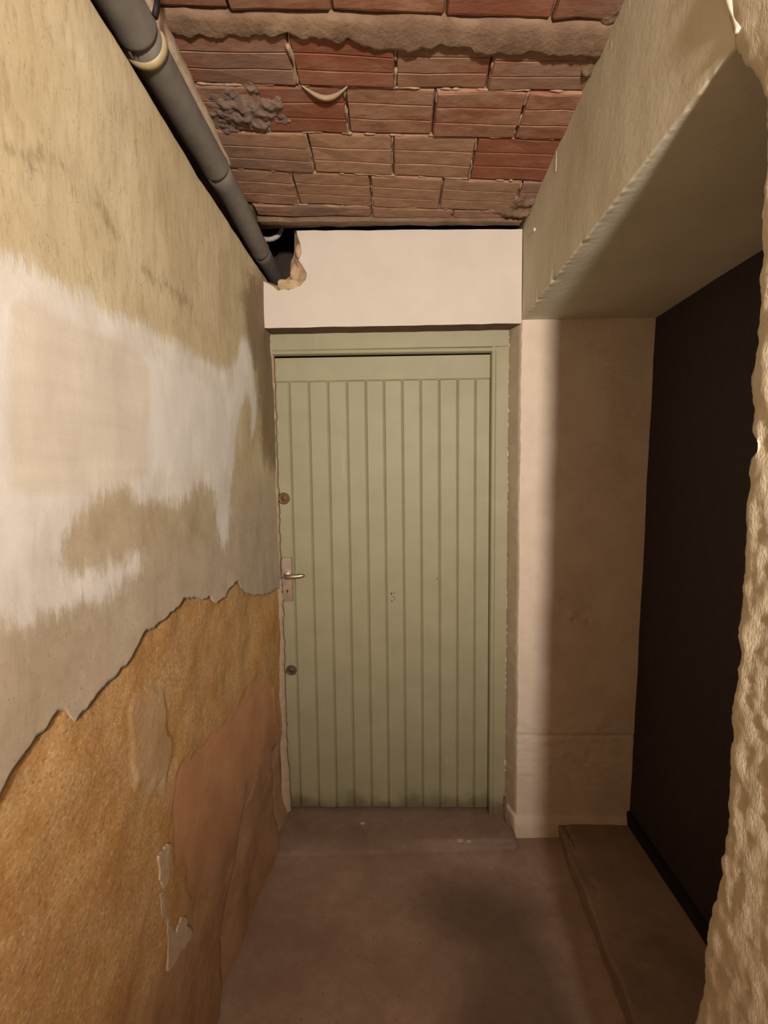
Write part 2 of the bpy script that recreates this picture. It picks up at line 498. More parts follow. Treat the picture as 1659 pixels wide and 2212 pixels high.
# ------------------------------------------------------------------ left wall
CRACK = [(-2.0, 1.06), (-0.6, 1.12), (0.2, 1.07), (0.503, 1.095), (0.541, 1.099), (0.553, 1.114), (0.569, 1.128), (0.589, 1.137), (0.606, 1.143), (0.624, 1.146), (0.647, 1.155), (0.663, 1.15), (0.67, 1.138), (0.685, 1.128), (0.724, 1.132), (0.755, 1.14), (0.796, 1.15), (0.841, 1.157), (0.867, 1.177), (0.894, 1.19), (0.929, 1.185), (0.958, 1.183), (1.011, 1.196), (1.07, 1.206), (1.095, 1.206), (1.174, 1.176), (1.219, 1.171), (1.265, 1.144), (1.319, 1.146), (1.366, 1.16), (1.421, 1.168), (1.461, 1.14), (1.504, 1.11), (1.603, 1.076), (1.704, 1.053), (1.813, 1.03), (1.96, 1.02)]
WHITE = [(0.0, 1.75), (0.47, 1.755), (0.543, 1.756), (0.605, 1.759), (0.651, 1.766), (0.703, 1.762), (0.788, 1.773), (0.825, 1.767), (0.913, 1.774), (1.011, 1.781), (1.108, 1.778), (1.212, 1.782), (1.337, 1.781), (1.451, 1.791), (1.508, 1.844), (1.543, 1.916), (1.651, 1.93), (1.667, 1.835), (1.712, 1.749), (1.687, 1.635), (1.639, 1.601), (1.627, 1.722), (1.579, 1.744), (1.513, 1.664), (1.462, 1.52), (1.41, 1.439), (1.412, 1.384), (1.375, 1.307), (1.309, 1.284), (1.287, 1.332), (1.281, 1.432), (1.234, 1.446), (1.206, 1.47), (1.148, 1.449), (1.082, 1.426), (0.946, 1.43), (0.878, 1.439), (0.851, 1.469), (0.815, 1.47), (0.755, 1.443), (0.714, 1.418), (0.685, 1.388), (0.678, 1.369), (0.701, 1.347), (0.745, 1.338), (0.809, 1.344), (0.86, 1.343), (0.902, 1.354), (0.889, 1.312), (0.848, 1.295), (0.811, 1.296), (0.776, 1.281), (0.716, 1.283), (0.666, 1.294), (0.629, 1.292), (0.604, 1.288), (0.562, 1.311), (0.5, 1.306), (0.428, 1.31), (0.0, 1.31)]
PATCH = [(0.611, 1.705), (0.647, 1.724), (0.728, 1.719), (0.821, 1.724), (0.925, 1.732), (0.964, 1.693), (0.962, 1.621), (0.933, 1.485), (0.851, 1.477), (0.735, 1.466), (0.621, 1.461), (0.592, 1.472), (0.595, 1.562)]
GRIME = [(0.684, 1.381), (0.755, 1.436), (0.821, 1.462), (0.946, 1.434), (1.093, 1.42), (1.298, 1.431), (1.317, 1.289), (1.186, 1.286), (0.936, 1.339), (0.794, 1.328), (0.712, 1.345)]
STAIN = [(1.589, 2.036), (1.702, 2.135), (1.854, 2.175), (1.96, 2.017), (1.96, 1.705), (1.96, 1.509), (1.80, 1.559), (1.76, 1.688), (1.716, 1.843), (1.64, 1.915)]
FISSURE = [(0.4, 1.89), (0.619, 1.9), (0.648, 1.899), (0.691, 1.916), (0.73, 1.939), (0.771, 1.937), (0.816, 1.927), (0.895, 1.906), (0.993, 1.879), (1.097, 1.889), (1.196, 1.892)]
PINK = [(0.997, 0.636), (0.988, 0.772), (1.029, 0.822), (1.132, 0.798), (1.278, 0.785), (1.418, 0.767), (1.541, 0.784), (1.681, 0.762), (1.815, 0.649), (1.877, 0.484), (1.896, 0.315), (1.758, 0.308), (1.578, 0.412), (1.507, 0.364), (1.391, 0.345), (1.281, 0.309), (1.096, 0.467)]
GREYP = [(0.841, 1.079), (0.874, 1.085), (0.936, 1.07), (0.987, 1.033), (0.992, 0.958), (1.019, 0.912), (1.009, 0.864), (0.982, 0.819), (0.856, 0.914), (0.845, 0.966), (0.844, 1.029)]
CHIP1 = [(0.924, 0.713), (0.948, 0.707), (0.971, 0.698), (0.966, 0.673), (0.96, 0.631), (0.948, 0.623), (0.932, 0.63), (0.924, 0.657)]
CHIP1B = [(0.923, 0.628), (0.934, 0.617), (0.938, 0.572), (0.952, 0.537), (0.943, 0.536), (0.926, 0.578)]
CHIP2 = [(0.944, 0.545), (0.959, 0.519), (0.975, 0.481), (1.003, 0.492), (1.026, 0.477), (1.031, 0.449), (1.055, 0.405), (1.044, 0.399), (0.986, 0.425), (0.962, 0.424), (0.937, 0.439), (0.94, 0.486)]
XW = -0.477

wl_root = empty('wall_left', (XW, 0, 0))
tag(wl_root, 'patchy plastered passage wall with white paint and bare masonry below', 'wall', 'structure')
def at_root(o):
    o.parent = wl_root
    o.matrix_parent_inverse = Matrix.Translation((-XW, 0, 0))
    return o

# masonry behind
ysm = lin(-1.9, 0.45, 0.08)[:-1] + lin(0.45, 1.965, 0.0055)
zsm = lin(-0.02, 1.26, 0.0055)
YY, ZZ = np.meshgrid(np.array(ysm), np.array(zsm))
P = np.stack([YY.ravel(), ZZ.ravel()], 1)
sd_pink, sd_grey = (seg_dist(P, q) for q in (PINK, GREYP))
def sstep(v, a, b):
    t = np.clip((v - a) / (b - a), 0, 1)
    return t * t * (3 - 2 * t)
nz1 = np.array([fbm((0.0, p[0] * 0.85, p[1]), 9, 5) for p in P])
nz2 = np.array([fbm((5.0, p[0] * 0.85, p[1]), 42, 3) for p in P])
nz3 = np.array([fbm((9.0, p[0], p[1]), 2.0, 3) for p in P])
smooth_k = np.clip(sstep(sd_pink + 0.02 * nz1, -0.004, 0.006) + 0.7 * sstep(sd_grey + .02 * nz1, -.004, .006), 0, 1)
x = XW - 0.017 + 0.010 * nz3 + (1 - 0.75 * smooth_k) * (0.0028 * nz1 + 0.0006 * nz2)
x += 0.003 * sstep(sd_grey + .02 * nz1, -.004, .006) - 0.003 * sstep(sd_pink + 0.03 * nz1, -0.004, 0.006)
low_fac = sstep(-P[:, 1], -0.5, -0.25)
# the lower coat breaks off along a ragged, nearly upright edge, then the surface comes forward again
edge_y = np.interp(P[:, 1], [0, 0.05, 0.13, 0.24, 0.30, 0.36, 0.45], [1.21, 1.23, 1.24, 1.25, 1.35, 1.42, 1.50]) + 0.012 * nz1
back = P[:, 0] - edge_y
x -= low_fac * 0.045 * sstep(back, -0.002, 0.006) * np.exp(-np.clip(back, 0, 9) / 0.10)
edge2 = np.interp(P[:, 1], [0, 0.1, 0.2, 0.28, 0.40], [1.79, 1.80, 1.775, 1.81, 1.80]) + 0.010 * nz1
back2 = P[:, 0] - edge2
x -= sstep(-P[:, 1], -0.42, -0.36) * 0.032 * sstep(back2, -0.002, 0.006) * np.exp(-np.clip(back2, 0, 9) / 0.07)
x += 0.013 * sstep(P[:, 0], 1.5, 1.95)
# dado bulges out a little near the floor on the far half
x += 0.020 * sstep(P[:, 0], 1.5, 1.8) * sstep(-P[:, 1], -0.18, 0.0)
ny_, nz_ = len(ysm), len(zsm)
Vv = np.stack([x, P[:, 0], P[:, 1]], 1)
Fc = [(b * ny_ + a, b * ny_ + a + 1, (b + 1) * ny_ + a + 1, (b + 1) * ny_ + a) for b in range(nz_ - 1) for a in range(ny_ - 1)]
mas = at_root(obj('exposed_masonry', Vv, Fc, M_STONE, None, True))
for nm, vv in (('pink', sd_pink), ('greyp', sd_grey), ('height', P[:, 1])):
    add_attr(mas.data, nm, vv)
mas['label'] = 'bare ochre masonry below the broken plaster'

# plaster coat above the crack, a sheet with real thickness
cy_, cz_ = zip(*CRACK)
ysp = lin(-1.9, 0.40, 0.08)[:-1] + lin(0.40, 1.965, 0.005)
NR = 150
V, Fc = [], []
top_z = lambda y: float(np.interp(y, [0, 0.84, 0.98, 1.23, 1.96], [2.25, 2.25, 2.246, 2.231, 2.226])) + 0.005 * fbm((y, 0, 0), 6, 4)
for y in ysp:
    z0 = float(np.interp(y, cy_, cz_)) + 0.008 * fbm((y, 7.7, 0), 26, 5)
    z1 = top_z(y)
    for k in range(NR + 1):
        t = k / NR
        z = z0 + (z1 - z0) * t
        d = 0.007 * fbm((2.0, y, z), 2.4, 3) + 0.0006 * fbm((2.0, y, z * 0.6), 16, 4)
        d -= 0.005 * math.exp(-(1 - t) * (z1 - z0) / 0.012)
        d += 0.003 * math.exp(-t * (z1 - z0) / 0.03) * fbm((1, y, 2), 9, 2)
        V.append((XW + d, y, z))
npc = NR + 1
front_n = len(V)
for a in range(len(ysp) - 1):
    for k in range(NR):
        i = a * npc + k
        Fc.append((i, i + npc, i + npc + 1, i + 1))
back = []
for a, y in enumerate(ysp):                      # back edge of the coat along the crack, and top
    b0 = V[a * npc]
    a0, a1 = V[max(a - 1, 0) * npc], V[min(a + 1, len(ysp) - 1) * npc]
    tv = Vector((0, a1[1] - a0[1], a1[2] - a0[2])).normalized()
    V.append((b0[0] - 0.013, b0[1] - tv.z * 0.012, b0[2] + tv.y * 0.012))
for a, y in enumerate(ysp):
    b0 = V[a * npc + NR]
    V.append((b0[0] - 0.14, b0[1], b0[2] + 0.004))
nP = len(ysp)
for a in range(nP - 1):
    i, j = a * npc, (a + 1) * npc
    Fc.append((front_n + a, front_n + a + 1, j, i))
    Fc.append((i + NR, j + NR, front_n + nP + a + 1, front_n + nP + a))
pl = at_root(obj('plaster_coat', V, Fc, M_PLASTER, None, True))
Pv = np.array([(v[1], v[2]) for v in V])
for nm, poly in (('white', WHITE), ('patch', PATCH), ('grime', GRIME), ('stain', STAIN)):
    add_attr(pl.data, nm, seg_dist(Pv, poly))
add_attr(pl.data, 'fissure', seg_dist(Pv, FISSURE, False))
pl['label'] = 'ochre plaster coat with smeared white paint patches'

# solid core of the wall and the dark recess above it
at_root(rough_box('wall_core', [-0.75, -0.62, -0.535], [-1.9, 0, 2.25], [-0.05, 1.2, 2.215], M_DARKBACK))
at_root(rough_box('recess_back', [-0.75, -0.66], lin(-1.9, 2.25, 0.1), lin(2.21, 2.6, 0.1), M_DARKBACK, lambda p: p + Vector((0.01 * fbm(p, 6, 3), 0, 0))))

# pale plaster chips clinging to the masonry
def wall_chip(poly, x0):
    bm = bmesh.new()
    pts = []
    n = len(poly)
    for i in range(n):
        a, b = Vector(poly[i]), Vector(poly[(i + 1) % n])
        for t in (0, 0.2, 0.4, 0.6, 0.8):
            q = a.lerp(b, t)
            pts.append(Vector((x0, q.x + random.uniform(-.0025, .0025), q.y + random.uniform(-.003, .003))))
    prism(bm, pts, -0.012, (1, 0, 0))
    return at_root(bm_obj('plaster_chip', bm, M_CHIP))
for q, xx in ((CHIP1, -0.490), (CHIP1B, -0.491), (CHIP2, -0.490)):
    wall_chip(q, xx)

# smoothed plaster feathering that laps onto the door frame
bm = bmesh.new()
prev = None
for z in lin(0.05, 2.02, 0.012):
    w = 0.004 + 0.009 * abs(fbm((z, 4, 4), 16, 4)) + (0.004 if z < 1.05 else 0)
    w += 0.012 * max(0.0, (0.35 - z) / 0.35)
    row = [bm.verts.new((-0.50, 1.972, z)), bm.verts.new((XW + w, 1.972, z)), bm.verts.new((XW + w - 0.002, 1.952, z)), bm.verts.new((XW - 0.010 - 0.004 * fbm((z, 1, 1), 20, 3), 1.925, z))]
    if prev:
        for k in range(3):
            bm.faces.new((prev[k], prev[k + 1], row[k + 1], row[k]))
    prev = row
at_root(bm_obj('plaster_feather_edge', bm, M_CHIP, None, True))

# ------------------------------------------------------------------ right side: near wall, beam, pillar
def near_disp(p):
    q = Vector(p)
    w = 1.0 if p.y > 0.2 else 0.4
    d = 0.006 * fbm((p.x, p.y, p.z * 0.6), 5, 3) + 0.0034 * fbm((p.x, p.y * 1.2, p.z * 0.8), 34, 5)
    w *= max(0.15, min(1.0, (2.10 - p.z) / 0.12))
    if p.x < 0.50:
        q.x += w * d
    k = max(0.0, min(1.0, (p.y - 0.40) / 0.272))
    q.y += k * float(np.interp(p.z, [0, 0.59, 0.74, 0.91, 1.03, 1.5, 1.8, 1.97, 2.065, 2.13, 2.44], [0.11, 0.060, 0.036, 0.017, 0, 0, 0, 0.010, 0.055, 0.078, 0.115]))
    if p.y > 0.66:
        q.y += 0.009 * fbm((1, 1, p.z), 6, 4) + 0.004 * fbm((p.x * 2, 3, p.z), 40, 3)
        q.y -= 0.012 * math.exp(-((p.z - 1.517) / 0.012) ** 2)
    if p.x < 0.4775 and p.y > 0.671:
        q.x += 0.004 + 0.003 * fbm((p.z, 0, 2), 12, 3)
    if p.x < 0.50 and p.z > 2.0:
        q.x -= 0.004 * min(1.0, (p.z - 2.0) / 0.08)
    return q
nw = rough_box('wall_right', [0.477, 0.483, 0.50, 0.60, 0.80, 1.10],
               lin(-1.9, 0.20, 0.1)[:-1] + lin(0.20, 0.655, 0.005) + [0.665, 0.672],
               lin(-0.05, 0.40, 0.05)[:-1] + lin(0.40, 2.46, 0.005), M_NEAR, near_disp)
tag(nw, 'rough lumpy plaster wall end nearest on the right', 'wall', 'structure')

def beam_disp(p):
    q = Vector(p)
    if p.z < 2.2:
        q.z = 2.042 + 0.026 * max(0, min(1.2, (1.86 - p.y) / 1.1)) + (p.z - 2.045)
        q.z += 0.003 * fbm(p, 3, 3)
    q.x += 0.003 * fbm((p.x, p.y, p.z), 3.0, 3) - 0.001 * max(0.0, min(1.0, (1.05 - p.y) / 0.3))
    if p.x < 0.4775 + 0.012 and p.z < 2.06:
        c = fbm((p.y, 0, 3.3), 13, 5)
        ch = max(0.0, c - 0.28) * 0.022 * max(0.2, min(1.0, (p.y - 0.85) / 0.25))
        if abs(p.x - 0.477) < 1e-6:
            q.x += ch * (1.0 if p.z < 2.0455 else 0.35)
        if p.z < 2.0455:
            q.z += ch * 0.55 + 0.002 * fbm((p.y, 5, 0), 40, 3)
    return q
bmx = rough_box('beam', [0.477, 0.483, 0.49] + lin(0.51, 1.08, 0.03), lin(0.70, 1.95, 0.006), [2.045, 2.05, 2.058, 2.075] + lin(2.10, 2.47, 0.03), M_BEAM, beam_disp)
tag(bmx, 'deep plastered concrete beam over the alcove, running beside the brick ceiling', 'beam', 'structure')
# chipped paint flakes and a nail head on the beam
for i, (y, z, w, h) in enumerate([(1.18, 2.36, 0.006, 0.026), (1.50, 2.38, 0.003, 0.05), (1.14, 2.40, 0.004, 0.014), (1.06, 2.41, 0.003, 0.012)]):
    bm = bmesh.new()
    pts = [Vector((0.4762, y + w * math.cos(a) * (1 + .3 * random.random()), z + h * .5 * math.sin(a) * (1 + .3 * random.random()))) for a in [k * math.tau / 9 for k in range(9)]]
    prism(bm, pts, 0.005, (1, 0, 0))
    bm_obj('paint_flake', bm, M_CAULK, bmx)
bm = bmesh.new()
tube(bm, [(0.480, 1.705, 2.287), (0.4725, 1.705, 2.287), (0.471, 1.705, 2.287)], [0.0055, 0.0055, 0.0035], 12)
bm_obj('nail_head', bm, M_CAULK, bmx)
bm = bmesh.new()
cp = []
for t in lin(0, 1, 0.04):
    z = 2.078 + 0.16 * t
    cp.append((0.4735 + .002 * math.sin(9 * t), 0.722 + 0.055 * t + 0.004 * math.sin(7 * t), z))
tube(bm, cp, [0.0025 + 0.0028 * abs(math.sin(2.2 + 5 * i / 25)) for i in range(len(cp))], 10)
bm_obj('caulk_strip', bm, M_CAULK, bmx, True)

def pil_disp(p):
    q = Vector(p)
    front = p.y < 1.8605
    rz = math.exp(-((p.z - 0.36) / 0.12) ** 2)
    d = 0.006 * fbm((p.x, 0, p.z), 3, 3) + (0.0010 + 0.0016 * rz) * fbm((p.x, 0, p.z * 2), 24, 4)
    if front:
        q.y += d + 0.004
        q.y += 0.005 * math.exp(-((p.z - 0.435 + 0.004 * fbm((p.x, 0, 0), 20, 3)) / 0.006) ** 2)
        q.y += 0.010 * math.exp(-(((p.x - 0.690) / 0.006) ** 2 + ((p.z - 0.904) / 0.006) ** 2))
        q.y += 0.008 * math.exp(-(((p.x - 0.749) / 0.004) ** 2 + ((p.z - 0.900) / 0.005) ** 2))
        q.y -= 0.004 * math.exp(-(((p.x - 0.685) / 0.02) ** 2 + ((p.z - 0.925) / 0.02) ** 2))
        q.y -= 0.010 * max(0, min(1, (0.10 - p.z) / 0.03))
    if p.x < 0.4775:
        q.x += 0.0022 * fbm((0, p.y, p.z), 30, 4) + 0.003 * fbm((0, 0, p.z), 4, 3)
        if p.z < 0.10:
            q.x -= 0.010
        if not front:
            q.x -= 0.028 * min(1, (p.y - 1.862) / 0.085)      # the reveal narrows towards the frame
        else:
            q.x += 0.0012 * fbm((3, 0, p.z), 26, 4)
    return q
pil = rough_box('pillar', [0.477, 0.481, 0.487] + lin(0.495, 1.08, 0.006), [1.86, 1.882, 1.90, 1.92, 1.945, 1.95, 2.05], lin(-0.03, 2.06, 0.006), M_PILLAR, pil_disp)
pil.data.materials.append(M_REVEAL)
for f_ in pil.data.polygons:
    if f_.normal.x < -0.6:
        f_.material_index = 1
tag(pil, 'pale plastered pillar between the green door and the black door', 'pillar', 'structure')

# chipped filler where the reveal meets the frame
bm = bmesh.new()
for z in lin(0.10, 2.0, 0.028):
    if random.random() < 0.55:
        h = random.uniform(0.010, 0.035)
        w = random.uniform(0.002, 0.0045)
        if 0.25 < z < 0.30: w = 0.008
        bx = 0.4485 + random.uniform(-0.002, 0.001)
        blob(bm, (bx, 1.944, z), (w, 0.004, h * .5), z * 7, 1, 0.6)
o = bm_obj('filler_chips', bm, M_CHIP, pil)
# dark split at the foot of the reveal
bm = bmesh.new()
prism(bm, [Vector(q) for q in ((0.446, 1.925, 0.14), (0.452, 1.925, 0.11), (0.449, 1.91, 0.08), (0.456, 1.895, 0.05), (0.462, 1.87, 0.01), (0.454, 1.87, 0.015), (0.444, 1.90, 0.06), (0.441, 1.92, 0.10))], 0.004, (-0.7, -0.7, 0))
bm_obj('foot_crack', bm, M_JOINT, pil)

# ------------------------------------------------------------------ end wall above the green door
bm = bmesh.new()
hole_w = [(-0.352, 2.377), (-0.349, 2.362), (-0.346, 2.352), (-0.339, 2.330), (-0.335, 2.298), (-0.341, 2.283), (-0.346, 2.271), (-0.330, 2.247), (-0.318, 2.224), (-0.319, 2.210), (-0.323, 2.199), (-0.332, 2.191), (-0.344, 2.178), (-0.362, 2.176), (-0.384, 2.164), (-0.405, 2.168), (-0.427, 2.163), (-0.440, 2.177), (-0.462, 2.190), (-0.490, 2.202)]
hole_i = [(-0.372, 2.400), (-0.371, 2.385), (-0.371, 2.360), (-0.372, 2.340), (-0.373, 2.322), (-0.379, 2.305), (-0.386, 2.290), (-0.388, 2.270), (-0.388, 2.250), (-0.389, 2.240), (-0.392, 2.236), (-0.400, 2.230), (-0.409, 2.224), (-0.417, 2.219), (-0.424, 2.214), (-0.431, 2.209), (-0.437, 2.206), (-0.447, 2.204), (-0.465, 2.212), (-0.490, 2.222)]
top_edge = [(0.475 - 0.04 * i, 2.363 + 0.003 * fbm((i, 0, 0), 1.3, 3) + 0.012 * i / 20) for i in range(21)]
top_edge = [(min(a, 0.475), b) for a, b in top_edge if a > -0.345]
bot = [(-0.490, 2.031)] + [(-0.47 + 0.05 * i, 2.029 + 0.0015 * fbm((i, 4, 0), 1.1, 3)) for i in range(19)] + [(0.475, 2.028)]
outline = bot + top_edge + hole_w
YF = 1.861
fv = [bm.verts.new((a, YF + 0.002 * fbm((a, 0, b), 5, 3), b)) for a, b in outline]
bm.faces.new(fv)
bv = [bm.verts.new((a, YF + 0.10, b)) for a, b in bot + top_edge]
nb = len(bv)
for i in range(nb - 1):
    bm.faces.new((fv[i], bv[i], bv[i + 1], fv[i + 1]))
bm.normal_update()
lint = bm_obj('wall_far', bm, M_WHITE)
lint.data.materials.append(plain_plaster('lintel_underside_shade', (0.13, 0.08, 0.055), (0.20, 0.13, 0.09), 20, 0.003))  # shade under the lintel put into a dark brown colour
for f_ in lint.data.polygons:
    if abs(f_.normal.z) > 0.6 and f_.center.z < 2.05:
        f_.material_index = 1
tag(lint, 'white painted wall panel above the green door, broken out at one corner', 'wall', 'structure')
bm = bmesh.new()
rings = []
for t in (0, 0.15, 0.4, 0.7, 1.0, 1.3):
    ring = []
    for i, (w, n_) in enumerate(zip(hole_w, hole_i)):
        s_ = math.sin(math.pi * min(t, 1)) * 0.010
        px = w[0] + (n_[0] - w[0]) * min(t, 1) + s_ * fbm((i * .7, t * 3, 0), 1, 3)
        pz = w[1] + (n_[1] - w[1]) * min(t, 1) + s_ * fbm((i * .7, t * 3, 9), 1, 3)
        ring.append(bm.verts.new((px, YF + 0.0005 + 0.055 * t + s_ * .6 * fbm((i, t * 2, 5), .8, 3), pz)))
    rings.append(ring)
for a, b in zip(rings, rings[1:]):
    for i in range(len(a) - 1):
        bm.faces.new((a[i], a[i + 1], b[i + 1], b[i]))
o = bm_obj('broken_edge', bm, M_BROKEN, lint)
# a broken lump still sitting in the hole
bm = bmesh.new()
blob(bm, (-0.385, 1.868, 2.186), (0.040, 0.012, 0.020), 3.1, 3, 0.5)
blob(bm, (-0.361, 1.871, 2.232), (0.017, 0.010, 0.030), 5.7, 2, 0.5)
blob(bm, (-0.348, 1.866, 2.305), (0.009, 0.006, 0.024), 8.2, 2, 0.5)
bm_obj('broken_stone', bm, M_BROKEN, lint)
# dark cavity behind
rough_box('cavity_back', [-0.75, 0.0, 0.6], [2.20, 2.25], [2.0, 2.6], M_DARKBACK, None, lint)
rough_box('lintel_core', [-0.30, 0.0, 0.6], [1.93, 2.25], [2.04, 2.37], M_DARKBACK, None, lint)

# ------------------------------------------------------------------ ceiling: hollow brick courses between joists
def zc(y):
    return float(np.interp(y, [-2, .6, 1.05, 1.36, 1.86, 2.3], [2.44, 2.44, 2.44, 2.42, 2.37, 2.37]))
V, Fc = [], []
xs = lin(-0.75, 0.60, 0.03); ys = lin(-1.9, 0.8, 0.1)[:-1] + lin(0.8, 1.855, 0.015)
for y in ys:
    for xx in xs:
        V.append((xx, y, zc(y) + 0.012 + 0.005 * fbm((xx, y, 0), 14, 3) + (0.09 if xx < -0.6 else 0)))
nx = len(xs)
for j in range(len(ys) - 1):
    for i in range(nx - 1):
        a = j * nx + i
        Fc.append((a, a + nx, a + 1 + nx, a + 1))
ceil = obj('ceiling', V, Fc, M_JOINT, None, True)
tag(ceil, 'low ceiling of red hollow bricks with rough mortar joints', 'ceiling', 'structure')
rough_box('slab_above', [-0.75, 0.6], [1.85, 2.25], [2.55, 2.6], M_DARKBACK, None, ceil)

bounds = [  # (left Y at x=-0.47, right Y at x=0.46) of every course line
    (0.905, 0.955), (1.068, 1.127), (1.112, 1.180), (1.245, 1.306), (1.391, 1.458), (1.536, 1.631), (1.698, 1.776), (1.757, 1.818)]
def line_y(b, xx):
    l, r = bounds[b]
    return l + (r - l) * (xx + 0.47) / 0.93 + 0.0045 * fbm((xx, b * 3.3, 0), 5, 3)

def brick(b, x0, x1, red, dirt, gap=0.006, drop=0.0, tilt=0.0, b2=None):
    b2 = b + 1 if b2 is None else b2
    prof = [(0.0, 0.010), (0.02, 0.0015), (0.05, 0.0)]
    for g in (1 / 3, 2 / 3):
        prof += [(g - 0.022, 0.0), (g - 0.012, 0.0024), (g + 0.012, 0.0024), (g + 0.020, 0.0)]
    prof += [(0.95, 0.0), (0.98, 0.0015), (1.0, 0.010)]
    stations = [(0.0, 0.008), (0.02, 0.0), (0.33, 0.0), (0.66, 0.0), (0.98, 0.0), (1.0, 0.008)]
    verts, faces = [], []
    sd = random.uniform(0, 50)
    for (s_, up_) in stations:
        xx = x0 + gap / 2 + (x1 - x0 - gap) * s_
        ya, yb = line_y(b, xx) + gap / 2, line_y(b2, xx) - gap / 2
        for (t, d) in prof:
            y = ya + (yb - ya) * t
            e = 0.003 * fbm((xx + sd, y, 0), 12, 3) * (1 if 0.03 < t < .97 else 0.6)
            edge = 0.004 * max(0, fbm((xx * 1.0, y, sd), 30, 3)) if t in (0.02, 0.98, 0.05, 0.95) else 0
            yy = y + (0.004 * fbm((xx, sd, t), 14, 3) if t < .03 or t > .97 else 0)
            verts.append((xx, yy, zc(y) + max(d, up_) + e - drop + edge + tilt * (s_ - .5)))
    n = len(prof)
    for i in range(len(stations) - 1):
        for k in range(n - 1):
            a = i * n + k
            faces.append((a, a + 1, a + n + 1, a + n))
    # sides up to the backing
    m = len(verts)
    top = []
    for i in range(len(stations)):
        for k in (0, n - 1):
            q = verts[i * n + k]
            top.append(len(verts)); verts.append((q[0], q[1], q[2] + 0.018))
    for i in range(len(stations) - 1):
        a = i * n
        faces.append((a, a + n, top[2 * i + 2], top[2 * i]))
        a2 = i * n + n - 1
        faces.append((a2 + n, a2, top[2 * i + 1], top[2 * i + 3]))
    for i in (0, len(stations) - 1):
        ring = [i * n + k for k in range(n)] + [top[2 * i + 1], top[2 * i]]
        faces.append(ring if i == 0 else ring[::-1])
    o = obj('brick', verts, faces, M_BRICK, ceil, False)
    o.color = (red, dirt, 0, 1)
    return o

courses = [
    (0, 1, [(-0.50, -0.33, .55, .5), (-0.33, -0.12, .6, .2), (-0.12, 0.115, .6, .2), (0.115, 0.34, .7, .3), (0.34, 0.50, .65, .5)]),
    (2, 3, [(-0.50, -0.224, .50, .55), (-0.224, 0.012, .72, .15), (0.012, 0.235, .52, .3), (0.235, 0.50, .48, .45)]),
    (3, 4, [(-0.50, -0.33, .45, .9), (-0.33, -0.115, .72, .3), (-0.115, 0.113, .45, .25), (0.113, 0.343, .52, .2), (0.343, 0.50, .55, .2)]),
    (4, 5, [(-0.50, -0.233, .36, .55), (-0.233, 0.005, .24, .0), (0.005, 0.241, .24, .0), (0.241, 0.490, .74, .0)]),
    (5, 6, [(-0.50, -0.309, .38, .15), (-0.309, -0.067, .34, .05), (-0.067, 0.160, .22, .1), (0.160, 0.415, .16, .25), (0.415, 0.490, .2, .5)]),
    (6, 7, [(-0.47, -0.07, .35, .85), (-0.07, 0.21, .15, .45), (0.21, 0.47, .12, .6)]),
]
for (b, b2, lst) in courses:
    for (x0, x1, red, dirt) in lst:
        brick(b, x0, x1, red, dirt, gap=random.uniform(0.002, 0.005), drop=random.uniform(-0.002, 0.0035), tilt=random.uniform(-.003, .003), b2=b2)

# mortar-covered joist across the bricks, its far edge torn
V, Fc = [], []
xs = lin(-0.52, 0.50, 0.006)
prof = [(0.0, 0.012), (0.05, 0.001), (0.15, -0.004), (0.35, -0.006), (0.6, -0.008), (0.85, -0.010), (0.97, -0.009), (1.0, 0.006)]
for xx in xs:
    ya = 1.072 + (xx + .47) * 0.060 + 0.008 * fbm((xx, 0, 1), 9, 4)
    yb = float(np.interp(xx, [-0.5, -0.30, -0.22, -0.10, -0.02, 0.06, 0.12, 0.2, 0.32, 0.47], [1.118, 1.125, 1.128, 1.142, 1.165, 1.178, 1.158, 1.185, 1.190, 1.200]))
    yb += 0.016 * fbm((xx, 0, 5), 20, 5) + 0.004 * fbm((xx, 2, 5), 60, 2)
    for (t, d) in prof:
        y = ya + (yb - ya) * t
        V.append((xx, y, zc(y) + d + 0.0035 * fbm((xx, y, 2), 14, 4)))
n = len(prof)
for i in range(len(xs) - 1):
    for k in range(n - 1):
        a = i * n + k
        Fc.append((a, a + 1, a + n + 1, a + n))
obj('mortared_joist', V, Fc, M_JOIST, ceil, True)

# edging strip at the far end, and the gap over the white panel
def strip_disp(p):
    q = Vector(p)
    q.y += (p.x + .47) * 0.045 + 0.003 * fbm((p.x, 0, p.z), 12, 4)
    q.z += 0.003 * fbm((p.x, p.y, 0), 10, 4)
    return q
rough_box('edging_strip', lin(-0.47, 0.46, 0.01), [1.768, 1.775, 1.79, 1.800], [2.366, 2.371, 2.40], M_JOIST, strip_disp, ceil)

